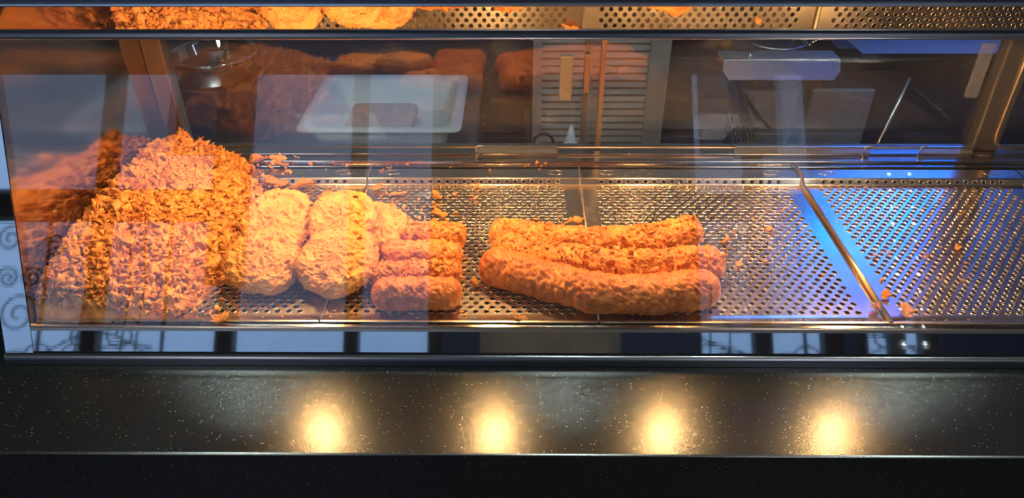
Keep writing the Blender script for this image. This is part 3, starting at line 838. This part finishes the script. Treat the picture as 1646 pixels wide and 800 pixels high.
# the pointed tuft on top
for k in range(60):
    tt = r.random(); s = .006 * (1.15 - tt)
    sv, sf = SCR[int(r.integers(24))]
    q = sv @ rotm(r).T * s + np.array([XL + .050 + r.normal() * .010 * (1 - tt), 1.028 + r.normal() * .008 * (1 - tt), .052 + .026 * tt])
    parts.append((q, sf))
V, F = join(parts)
me = fast_mesh('batter_scraps', V - np.array([XL + .1, .85, 0]), F)
o = link('batter_scraps', me, M['scraps']); o.location = (XL + .1, .85, 0)
tag(o, 'tall heap of crinkled orange batter scraps against the left end panel', 'batter scraps', None, 'stuff')

# loose scraps lying about on trays and ledge: (image-derived) world positions, sizes
def on_floor(y): return float(np.interp(y, [.66, .991, .999, 1.002, 1.033, 1.0365, 1.045, 1.0475, 1.066, 1.069], [0, 0, .0088, .0095, .0090, .0086, .0086, .0124, .0124, .0140]))
PIX_F, PIX_TH = 1197.0, PITCH
def at(px, py, z=0.0):
    """where the sight line of a photograph pixel meets height z, worked out once to place things in the room"""
    dc = Vector(((px - 823) / PIX_F, (400 - py) / PIX_F, -1.0))
    d = cam.rotation_euler.to_matrix() @ dc
    k = (z - CAM_Z) / d.z
    return d.x * k, d.y * k
BIGME = [fast_mesh('scrap_piece', *s) for s in BIG]
SMALLME = [fast_mesh('scrap_crumb', *s) for s in SCR]
for me_ in BIGME + SMALLME: me_.materials.append(M['scraps'])
def piece(px, py, size, label, group, big=True, sx=1.0, flat=1.0):
    x, y = at(px, py, 0.003)
    me_ = (BIGME if big else SMALLME)[int(RNG.integers(10 if big else 24))]
    o = bpy.data.objects.new('batter_scrap', me_); COL.objects.link(o)
    if big: size *= .8
    o.scale = (size * sx, size, size * flat)
    o.rotation_euler = (0, 0, RNG.uniform(0, .6))
    zmin = min(v.co.z for v in me_.vertices) * size * flat
    o.location = (x, y, on_floor(y) - zmin + .0004)
    return tag(o, label, 'batter scrap', group)
named = [
    (641, 313, .0085, 1.9, 'oval orange batter scrap at the back of the short sausage tray', 'loose larger scraps'),
    (703, 318, .009, .8, 'upright ragged batter scrap right of the oval one on the same tray', 'loose larger scraps'),
    (707, 345, .008, 1.3, 'spiky batter scrap just behind the rearmost short sausage', 'loose larger scraps'),
    (925, 359, .009, 1.9, 'long tufted batter scrap behind the rearmost long sausage', 'loose larger scraps'),
    (862, 352, .005, 1.2, 'small scrap left of the tufted piece behind the long sausages', 'loose larger scraps'),
    (1167, 388, .0075, 1.0, 'star-shaped batter scrap right of the rearmost long sausage', 'loose larger scraps'),
    (1188, 424, .0055, 1.0, 'round batter scrap right of the middle long sausage tip', 'loose larger scraps'),
    (1162, 417, .0045, 1.0, 'scrap touching the tip of the middle long sausage', 'loose larger scraps'),
    (1238, 368, .0055, 1.1, 'scrap alone at mid-depth left of the divider bar', 'loose larger scraps'),
    (1407, 498, .0085, .8, 'batter scrap at the front end of the divider bar, on its left', 'loose larger scraps'),
    (1457, 503, .0100, .8, 'flat leaf-like batter scrap just right of the divider bar front end', 'loose larger scraps'),
    (1424, 475, .0065, 1.3, 'batter scrap behind the leaf-like one beside the divider bar', 'loose larger scraps'),
    (1540, 397, .0050, 1.0, 'lone batter scrap on the right part of the blue-lit tray', 'loose larger scraps'),
    (765, 458, .0065, 1.0, 'flat batter scrap between the short and long sausages', 'loose larger scraps'),
    (885, 501, .0001, 1.0, None, None),
    (836, 512, .0065, 1.2, 'batter scrap at the front edge left of the frontmost long sausage', 'loose larger scraps'),
    (355, 514, .0085, 1.3, 'yellowish batter scrap at the front edge of the patty tray', 'loose larger scraps'),
    (527, 322, .0120, 1.6, 'large tufted batter scrap behind the large front patty', 'loose larger scraps'),
    (487, 300, .0120, 1.8, 'wide batter scrap lying on the tray fold behind the patties', 'loose larger scraps'),
    (445, 296, .0100, 1.6, 'batter scrap right of the scrap heap on the tray fold', 'loose larger scraps'),
    (457, 274, .0080, 1.4, 'batter scrap on the rear ledge right of the scrap heap', 'loose larger scraps'),
    (437, 278, .0050, 1.0, 'small round scrap on the ledge closest to the scrap heap', 'loose larger scraps'),
    (500, 272, .0050, .8, 'narrow batter scrap on the rear ledge above the patties', 'loose larger scraps'),
    (415, 268, .0120, 1.2, 'big ragged scrap where the heap spills on the rear ledge', 'loose larger scraps'),
    (606, 302, .0070, 1.3, 'batter scrap on the seam between the two left trays', 'loose larger scraps'),
    (768, 300, .0050, .9, 'scrap on the tray fold behind the short sausages', 'loose larger scraps'),
]
for px_, py_, s, sx, lab, grp in named:
    if lab: piece(px_, py_, s, lab, grp, True, sx)
# countless tiny crumbs: separate small things in three places
def crumbs(spots, label, group):
    for px_, py_, s in spots: piece(px_, py_, s, label, group, False)
rr = np.random.default_rng(5)
crumbs([(rr.uniform(400, 590), rr.uniform(305, 345), rr.uniform(.0018, .004)) for _ in range(34)], 'tiny orange batter crumb on the tray behind the golden patties', 'crumbs behind the patties')
crumbs([(rr.uniform(610, 790), rr.uniform(302, 352), rr.uniform(.0014, .0034)) for _ in range(30)], 'tiny orange batter crumb on the tray behind the short sausages', 'crumbs behind the short sausages')
crumbs([(rr.uniform(430, 900), rr.uniform(268, 283), rr.uniform(.0012, .003)) for _ in range(22)], 'tiny batter crumb on the tray flange along the rear ledge', 'crumbs on the rear flange')
crumbs([(rr.uniform(300, 760), rr.uniform(496, 516), rr.uniform(.0010, .0024)) for _ in range(34)], 'tiny batter crumb on the steel front edge of the trays', 'crumbs on the front edge')
crumbs([(rr.uniform(1170, 1330), rr.uniform(330, 450), rr.uniform(.0012, .0026)) for _ in range(12)], 'tiny batter crumb on the steel between long sausages and divider bar', 'crumbs left of the divider')
crumbs([(rr.uniform(1390, 1560), rr.uniform(330, 470), rr.uniform(.0012, .0028)) for _ in range(26)], 'tiny batter crumb on the blue-lit tray', 'crumbs on the blue-lit tray')

# ------------------------------------------------------------------ kitchen behind the cabinet
FLR = -.95
t = thing('prep_bench', 'low steel prep bench behind the cabinet under the white tub', 'bench', (-.72, 1.72, FLR))
obj('top', B(-.75, .62, -.32, .30, .70, .73, bev=.004), M['brushed'], t)
for x in (-.70, .57):
    for y in (-.28, .26): obj('leg', B(x - .02, x + .02, y - .02, y + .02, 0, .70), M['brushed'], t)
obj('shelf', B(-.72, .59, -.29, .27, .25, .27), M['brushed'], t)
# white tub
t = thing('white_tub', 'white plastic food tub with rolled rim on the prep bench', 'tub', (-.305, 1.63, -.22))
b = bmesh.new()
def rrect(w_, d_, z, rad=.02, n=5):
    out = []
    for cx, cy, a0 in ((w_, d_, 0), (-w_, d_, 90), (-w_, -d_, 180), (w_, -d_, 270)):
        for k in range(n + 1):
            a = math.radians(a0 + 90 * k / n); out.append((cx - math.copysign(rad, cx) + rad * math.cos(a), cy - math.copysign(rad, cy) + rad * math.sin(a), z))
    return out
lv = [rrect(.135, .125, .002), rrect(.155, .140, .082), rrect(.158, .143, .085), rrect(.178, .162, .087), rrect(.180, .164, .082), rrect(.176, .16, .080)]
inn = [rrect(.150, .136, .081), rrect(.130, .120, .010)]
def loft(b, rings, cap0=True, cap1=False):
    R_ = [[b.verts.new(p) for p in r_] for r_ in rings]
    for i in range(len(R_) - 1):
        n = len(R_[i])
        for k in range(n):
            f = b.faces.new((R_[i][k], R_[i][(k + 1) % n], R_[i + 1][(k + 1) % n], R_[i + 1][k])); f.smooth = True
    if cap0: b.faces.new(R_[0][::-1])
    if cap1: b.faces.new(R_[-1])
loft(b, [lv[0], lv[1]]); loft(b, [lv[4], lv[3], lv[2], inn[0], inn[1]], False, True)
obj('tub_body', b, M['white'], t)
obj('food_paper', box(bmesh.new(), -.10, .06, -.08, .08, .012, .05, bev=.015), M['paper'], t)
# steel pot with ladle
tag(obj('riser_block', B(-.10, .10, -.09, .09, 0, .075, bev=.004), M['blackmetal'], None, False, (-.76, 1.80, -.22)), 'black riser block under the shiny steel pot', 'block')  # block added where a window post's reflection makes a dark column
t = thing('steel_pot', 'shiny steel pot with a wide rim standing on a black block', 'pot', (-.76, 1.80, -.145))
obj('pot_body', lathe(bmesh.new(), [(.0001, .0005), (.080, .0005), (.092, .012), (.097, .062), (.112, .066), (.113, .070), (.108, .071), (.093, .066), (.087, .016), (.0001, .010)], 40), M['polish'], t, True)
obj('rim_band', lathe(bmesh.new(), [(.0955, .040), (.0975, .043), (.0985, .052), (.0965, .055)], 40), M['blackmetal'], t, True)
obj('sauce', disc(.0885, .0885, .040, 32), M['blackmetal'], t)
t = thing('ladle', 'thin steel ladle standing in the steel pot', 'ladle', (-.735, 1.80, -.1045))
obj('handle', tube(bmesh.new(), [(0, 0, 0.015), (.02, .01, .06), (.035, .02, .16), (.03, .02, .17)], .004, 8), M['polish'], t)
obj('bowl', lathe(bmesh.new(), [(.0001, 0), (.015, .003), (.022, .014), (.020, .014), (.0001, .003)], 20), M['polish'], t, True)
# louvred cupboard
t = thing('louvred_cupboard', 'grey cupboard with horizontal louvre slats seen through the rear doors', 'cupboard', (.23, 2.02, FLR))
b = bmesh.new(); box(b, -.19, .19, .03, .5, 0, 1.05)
obj('carcass', b, M['dado'], t)
obj('stile', B(-.19, -.165, -.01, .03, 0, 1.05), M['louvre'], t); obj('stile', B(.135, .19, -.01, .03, 0, 1.05), M['louvre'], t)
obj('middle_stile', B(-.035, -.022, -.012, .03, 0, 1.05), M['louvre'], t)
b0 = B(0, 1, -.002, .002, -.0125, .0125); bmesh.ops.rotate(b0, verts=b0.verts[:], cent=(0, 0, 0), matrix=Matrix.Rotation(-.28, 3, 'X'))
sm = bpy.data.meshes.new('slat'); b0.to_mesh(sm); b0.free(); sm.materials.append(M['louvre'])
for k in range(30):
    for x0, x1 in ((-.165, -.035), (-.022, .135)):
        o = link('slat', sm, None, t); o.location = (x0, .012, .40 + k * .0215); o.scale.x = x1 - x0
# arched tap and bottle on a narrow steel shelf
t = thing('narrow_shelf', 'narrow steel shelf just behind the rear doors below the louvres', 'shelf', (.02, 1.36, FLR))
obj('board', B(-.11, .16, -.08, .08, .775, .79, bev=.003), M['brushed'], t)
for x in (-.095, .14): obj('leg', B(x - .012, x + .012, -.06, .06, 0, .775), M['blackmetal'], t)
t = thing('arched_tap', 'slim dark arched tap behind the rear door', 'tap', (.05, 1.37, -.16))
obj('spout', tube(bmesh.new(), [(-.02, 0, 0), (-.02, 0, .045)] + [(-.0 - .02 * math.cos(a), 0, .045 + .020 * math.sin(a)) for a in [math.pi * k / 10 for k in range(1, 10)]] + [(.02, 0, .045), (.02, 0, .025)], .0032, 8), M['blackmetal'], t)
obj('base', lathe(bmesh.new(), [(.012, 0), (.011, .008), (.005, .012)], 16, (-.02, 0, 0)), M['blackmetal'], t, True)
t = thing('squeeze_bottle', 'pale blue pointed squeeze bottle beside the arched tap', 'bottle', (.105, 1.37, -.16))
obj('bottle_body', lathe(bmesh.new(), [(.0001, 0), (.026, 0), (.028, .008), (.027, .026), (.014, .045), (.010, .05)], 24), M['bottle'], t, True)
obj('nozzle', lathe(bmesh.new(), [(.011, .048), (.010, .054), (.003, .082), (.0001, .083)], 20), M['bottle'], t, True)
# tall dark appliance and the fryer range
t = thing('tall_appliance', 'dark upright kitchen appliance between louvres and steel range', 'appliance', (.53, 2.47, FLR))
obj('body', B(-.08, .07, -.05, .29, 0, 1.15, bev=.006), M['blackmetal'], t)
obj('edge_trim', tube(bmesh.new(), [(-.085, -.055, 0), (-.085, -.055, 1.15)], .006, 8), M['brushed'], t)
t = thing('frying_range', 'steel frying range with blue-lit top and chamfered front plate', 'fryer', (1.10, 1.60, FLR))
obj('cabinet_body', B(-.62, .90, 0, .75, 0, .90), M['range_body'], t)
obj('front_panel', B(-.60, -.47, -.015, 0, .05, .86, bev=.004), M['range_panel'], t)
obj('front_panel', B(-.44, -.30, -.015, 0, .05, .86, bev=.004), M['range_panel'], t)
b = bmesh.new(); box(b, -.36, .92, -.03, .80, .935, .95); box(b, -.62, -.36, .30, .80, .935, .95); 
obj('top_plate', b, M['brushed'], t)
obj('pan_surround', box(box(B(-.62, -.58, 0, .32, .90, .95), -.40, -.36, 0, .32, .90, .95), -.62, -.36, 0, .30, .895, .905), M['blackmetal'], t)
pl = [(-.642, .93), (-.642, .912), (-.63, .898), (-.405, .898), (-.393, .912), (-.393, .93)]
bpl = prism(bmesh.new(), [(x, z - .93) for x, z in pl], -.003, .003)
bmesh.ops.transform(bpl, matrix=Matrix.Translation((-.02, -.05, .942)) @ Matrix.Rotation(math.radians(-30), 4, 'X') @ Matrix.Scale(1.3, 4, (0, 0, 1)), verts=bpl.verts[:])
obj('chamfered_plate', bpl, M['brushed'], t)
obj('plate_flange', B(-.662, -.413, -.05, .0, .938, .946), M['brushed'], t)
obj('plate_rivet', lathe(bmesh.new(), [(.0001, .004), (.004, .003), (.005, 0)], 12, (0, 0, 0)), M['brushed'], t, True, (-.60, -.03, .946))
t = thing('fry_basket', 'wire frying basket resting in the dark pan, long handle out', 'basket', (.60, 1.72, -.04))
obj('basket_rim', tube(bmesh.new(), [(.07 * math.cos(a), .07 * math.sin(a), .02) for a in [2 * math.pi * k / 28 for k in range(28)]], .003, 8, closed=True), M['brushed'], t)
obj('hoop', tube(bmesh.new(), [(-.045 * math.cos(a), -.05, .022 + .025 * math.sin(a)) for a in [math.pi * k / 14 for k in range(15)]], .0022, 8), M['polish'], t)
b = bmesh.new()
for k in range(12):
    a = 2 * math.pi * k / 12; tube(b, [(.07 * math.cos(a), .07 * math.sin(a), .02), (.055 * math.cos(a), .055 * math.sin(a), -.006)], .0012, 5)
obj('wire_mesh', b, M['brushed'], t)
obj('handle_rod', tube(bmesh.new(), [(.055, -.05, .02), (.15, .0, .055), (.24, .04, .085)], .0028, 8), M['polish'], t)
obj('handle_rod', tube(bmesh.new(), [(.07, -.03, .02), (.16, .012, .05), (.245, .045, .08)], .0028, 8), M['polish'], t)
obj('grip', tube(bmesh.new(), [(.225, .035, .079), (.30, .075, .100)], .008, 10), M['black'], t)
t = thing('slotted_turner', 'steel slotted turner hanging on the range front', 'utensil', (.46, 1.535, -.045))
rotT = Matrix.Rotation(-.35, 4, 'Y')
def rx(bm): bmesh.ops.transform(bm, matrix=rotT, verts=bm.verts[:]); return bm
obj('handle', rx(B(-.014, .014, -.002, .002, -.075, 0, bev=.001)), M['brushed'], t)
b = bmesh.new()
for k in range(6): box(b, -.024 + k * .008, -.024 + k * .008 + .005, -.0015, .0015, -.155, -.078)
box(b, -.024, .021, -.0015, .0015, -.082, -.074); box(b, -.024, .021, -.0015, .0015, -.112, -.107)
obj('slotted_blade', rx(b), M['brushed'], t)
b = bmesh.new()
for k in range(6): box(b, -.0242 + k * .008, -.0242 + k * .008 + .0054, -.002, .002, -.163, -.155)
obj('blade_tip', rx(b), M['brass'], t)
obj('hook', tube(bmesh.new(), [(-.014, 0, .0), (-.014, .0, .010), (.014, .0, .010), (.014, 0, 0)], .002, 6), M['polish'], t)
t = thing('bucket', 'dark grey bucket on the kitchen floor before the range', 'bucket', (.735, 1.40, FLR))
obj('pail', lathe(bmesh.new(), [(.0001, .0), (.06, .0), (.075, .76), (.078, .765), (.073, .765), (.058, .02), (.0001, .02)], 28), mat('bucket_plastic', (.06, .07, .10), .5), t, True)
t = thing('stick', 'thin pale stick leaning out of the grey bucket', 'stick', (.735, 1.40, FLR + .03))
obj('rod', tube(bmesh.new(), [(-.02, 0, 0), (.0, .02, .6), (.02, .03, .76), (.075, .08, .90)], .004, 8), M['brushed'], t)
# unseen kitchen lights, added to brighten the wall that the trays mirror
for i, x in enumerate((-1.1, .35)):
    t = thing('strip_light', ['long warm-white kitchen ceiling light behind the scrap heap end', 'long warm-white kitchen ceiling light over the louvred cupboard'][i], 'ceiling light', (x, 2.05, 1.85), 0, 'kitchen ceiling lights')
    obj('housing', B(-.5, .5, -.06, .06, -.03, 0, bev=.004), M['white'], t)
    obj('diffuser', B(-.48, .48, -.045, .045, -.036, -.03), M['kitchen_glow'], t)
# blue neon sign on the kitchen wall
t = thing('neon_sign', 'blue light-box sign with cyan neon squiggles on the kitchen wall', 'sign', (1.60, 2.76, 1.31))
obj('backing', B(-.46, .42, .005, .035, -.33, .17, bev=.006), M['black'], t)
obj('lit_panel', B(-.30, .30, -.004, .005, -.31, .14), M['bluepanel'], t)
rs = np.random.default_rng(21)
for k in range(7):
    cx, cz = -.25 + .08 * k, -.22 + (.06 if k % 2 else .0)
    pts = [(cx + .045 * math.cos(a * 1.3 + k), -.014, cz + .05 * math.sin(a * (1 + .25 * (k % 3)) + k * .7)) for a in np.linspace(0, 4.2, 16)]
    obj('neon_tube', tube(bmesh.new(), pts, .0055, 8), M['cyan'], t)
obj('neon_tube', tube(bmesh.new(), [(-.285, -.014, -.29 + .036 * k) for k in range(12)], .008, 8), M['cyan'], t)
obj('neon_tube', tube(bmesh.new(), [(.24 + .012 * math.sin(k * .9), -.014, -.28 + .03 * k) for k in range(14)], .005, 8), M['cyan'], t)
for x, z in ((-.11, -.16), (-.02, -.185)):
    b = bmesh.new(); bmesh.ops.create_uvsphere(b, u_segments=14, v_segments=8, radius=.020)
    obj('white_bulb', b, M['whitebulb'], t, True, (x, -.016, z))

# ------------------------------------------------------------------ the person taking the picture (seen mirrored in the glass)
def skin_figure():
    px0 = .08
    hc = -.05
    J = {}; E = []; Rd = {}
    def j(n, p, rx_, ry_=None, parent=None):
        J[n] = len(J); Rd[n] = (p, rx_, ry_ or rx_)
        if parent: E.append((J[parent], J[n]))
    Y0 = -.36
    j('pelvis', (px0, Y0, -.02), .19, .13)
    j('waist', (px0, Y0, .12),   .19, .125, 'pelvis'); j('chest', (px0, Y0, .30), .19, .12, 'waist')
    j('upper', (px0, Y0, .42), .13, .09, 'chest'); j('neck', (px0, Y0 + .01, .50), .052, .055, 'upper')
    j('head0', (px0, Y0 + .03, .56), .068, .078, 'neck'); j('head1', (px0, Y0 + .03, .64), .076, .092, 'head0'); j('head2', (px0, Y0 + .015, .71), .060, .075, 'head1')
    for s, hx in ((-1, hc - .078), (1, hc + .078)):
        k = 'l' if s < 0 else 'r'
        j(k + 'sh', (px0 + s * .17, Y0, .425), .062, .062, 'upper'); j(k + 'el', (px0 + s * .235, Y0 + .10, .22), .048, .048, k + 'sh')
        j(k + 'fa', (px0 + s * .16, Y0 + .20, .37), .040, .040, k + 'el')
        j(k + 'wr', (hx + s * .02, -.085, .505), .028, .022, k + 'fa'); j(k + 'pa', (hx + s * .012, -.055, .55), .030, .018, k + 'wr')
        # four fingers behind the phone's edge, thumb on the screen side
        for q in range(4):
            bx = hx + s * (.012 - .004 * q); bz = .545 + .020 * q
            j(k + 'f%da' % q, (bx + s * .006, -.048, bz), .0095, None, k + 'pa')
            ln_ = (.9, 1.0, .95, .75)[q]
            j(k + 'f%db' % q, (bx - s * .012 * ln_, -.020, bz + .004), .0085, None, k + 'f%da' % q)
            j(k + 'f%dc' % q, (bx - s * .034 * ln_, -.008, bz + .006), .0075, None, k + 'f%db' % q)
        j(k + 'ta', (hx + s * .004, -.060, .575), .011, None, k + 'pa'); j(k + 'tb', (hx - s * .012, -.052, .602), .010, None, k + 'ta'); j(k + 'tc', (hx - s * .026, -.040, .618), .008, None, k + 'tb')
        j(k + 'hip', (px0 + s * .09, Y0, -.12), .085, .09, 'pelvis'); j(k + 'kn', (px0 + s * .10, Y0 + .01, -.50), .058, .06, k + 'hip')
        j(k + 'an', (px0 + s * .105, Y0 - .02, -.88), .040, .042, k + 'kn'); j(k + 'toe', (px0 + s * .12, Y0 + .13, -.918), .034, .030, k + 'an')
    me = bpy.data.meshes.new('person'); me.from_pydata([Rd[n][0] for n in J], E, []); me.update()
    o = bpy.data.objects.new('person', me); COL.objects.link(o)
    sk = o.modifiers.new('skin', 'SKIN'); sk.use_smooth_shade = True
    for n, i in J.items():
        v = me.skin_vertices[0].data[i]; v.radius = (Rd[n][1], Rd[n][2]); v.use_root = (n == 'pelvis')
    sub_ = o.modifiers.new('sub', 'SUBSURF'); sub_.levels = 2; sub_.render_levels = 2
    dg = bpy.context.evaluated_depsgraph_get(); ev = o.evaluated_get(dg)
    m2 = bpy.data.meshes.new_from_object(ev)
    bpy.data.objects.remove(o)
    m2.materials.clear()
    for m_ in ('coat', 'sleeve', 'skin'): m2.materials.append(M[m_])
    for p in m2.polygons:
        c = p.center; p.use_smooth = True
        if c.z > .495 and c.y > -.135: p.material_index = 2
        elif c.z > .50 and c.y < -.2: p.material_index = 2
        elif c.y > -.22 and c.z > .25: p.material_index = 1
    return m2
pe = link('person', skin_figure(), None)
tag(pe, 'person in a brown coat holding up a phone, mirrored in the front glass', 'person')
hb = bmesh.new(); bmesh.ops.create_uvsphere(hb, u_segments=24, v_segments=14, radius=1)
for v in hb.verts: v.co = Vector((.08 + v.co.x * .086, -.345 + v.co.y * .100 - .012, .665 + v.co.z * .088))
bmesh.ops.delete(hb, geom=[f for f in hb.faces if f.calc_center_median().z < .64 and f.calc_center_median().y > -.36], context='FACES')
obj('hair', hb, M['hair'], pe, True)
fb = bmesh.new()
for s in (-1, 1):
    b = bmesh.new(); bmesh.ops.create_uvsphere(b, u_segments=10, v_segments=8, radius=.011); bmesh.ops.translate(b, verts=b.verts[:], vec=(.08 + s * .03, -.245, .628)); merge(fb, b)
obj('eyes', fb, M['white'], pe, True)
obj('nose', tube(bmesh.new(), [(.08, -.243, .628), (.08, -.228, .600), (.08, -.240, .592)], [.006, .012, .008], 8), M['skin'], pe)
obj('mouth', tube(bmesh.new(), [(.06, -.244, .572), (.08, -.239, .570), (.10, -.244, .572)], .004, 6), mat('lips', (.4, .13, .1), .5), pe)
# the phone
t = thing('phone', 'black phone held up level in both hands, mirrored in the front glass', 'phone', (-.05, -.019, .552))
R3 = Euler((-PITCH, 0, 0)).to_matrix().to_4x4()
def ph(bm): bmesh.ops.transform(bm, matrix=R3, verts=bm.verts[:]); return bm
obj('phone_case', ph(B(-.08, .08, -.008, .0, -.037, .037, bev=.003)), M['phone'], t)
obj('lens_ring', ph(lathe(bmesh.new(), [(.004, .0), (.006, .0), (.006, .0012), (.004, .0012)], 16)) if False else ph(B(.030, .044, 0, .001, .012, .034)), M['darkglass'], t)
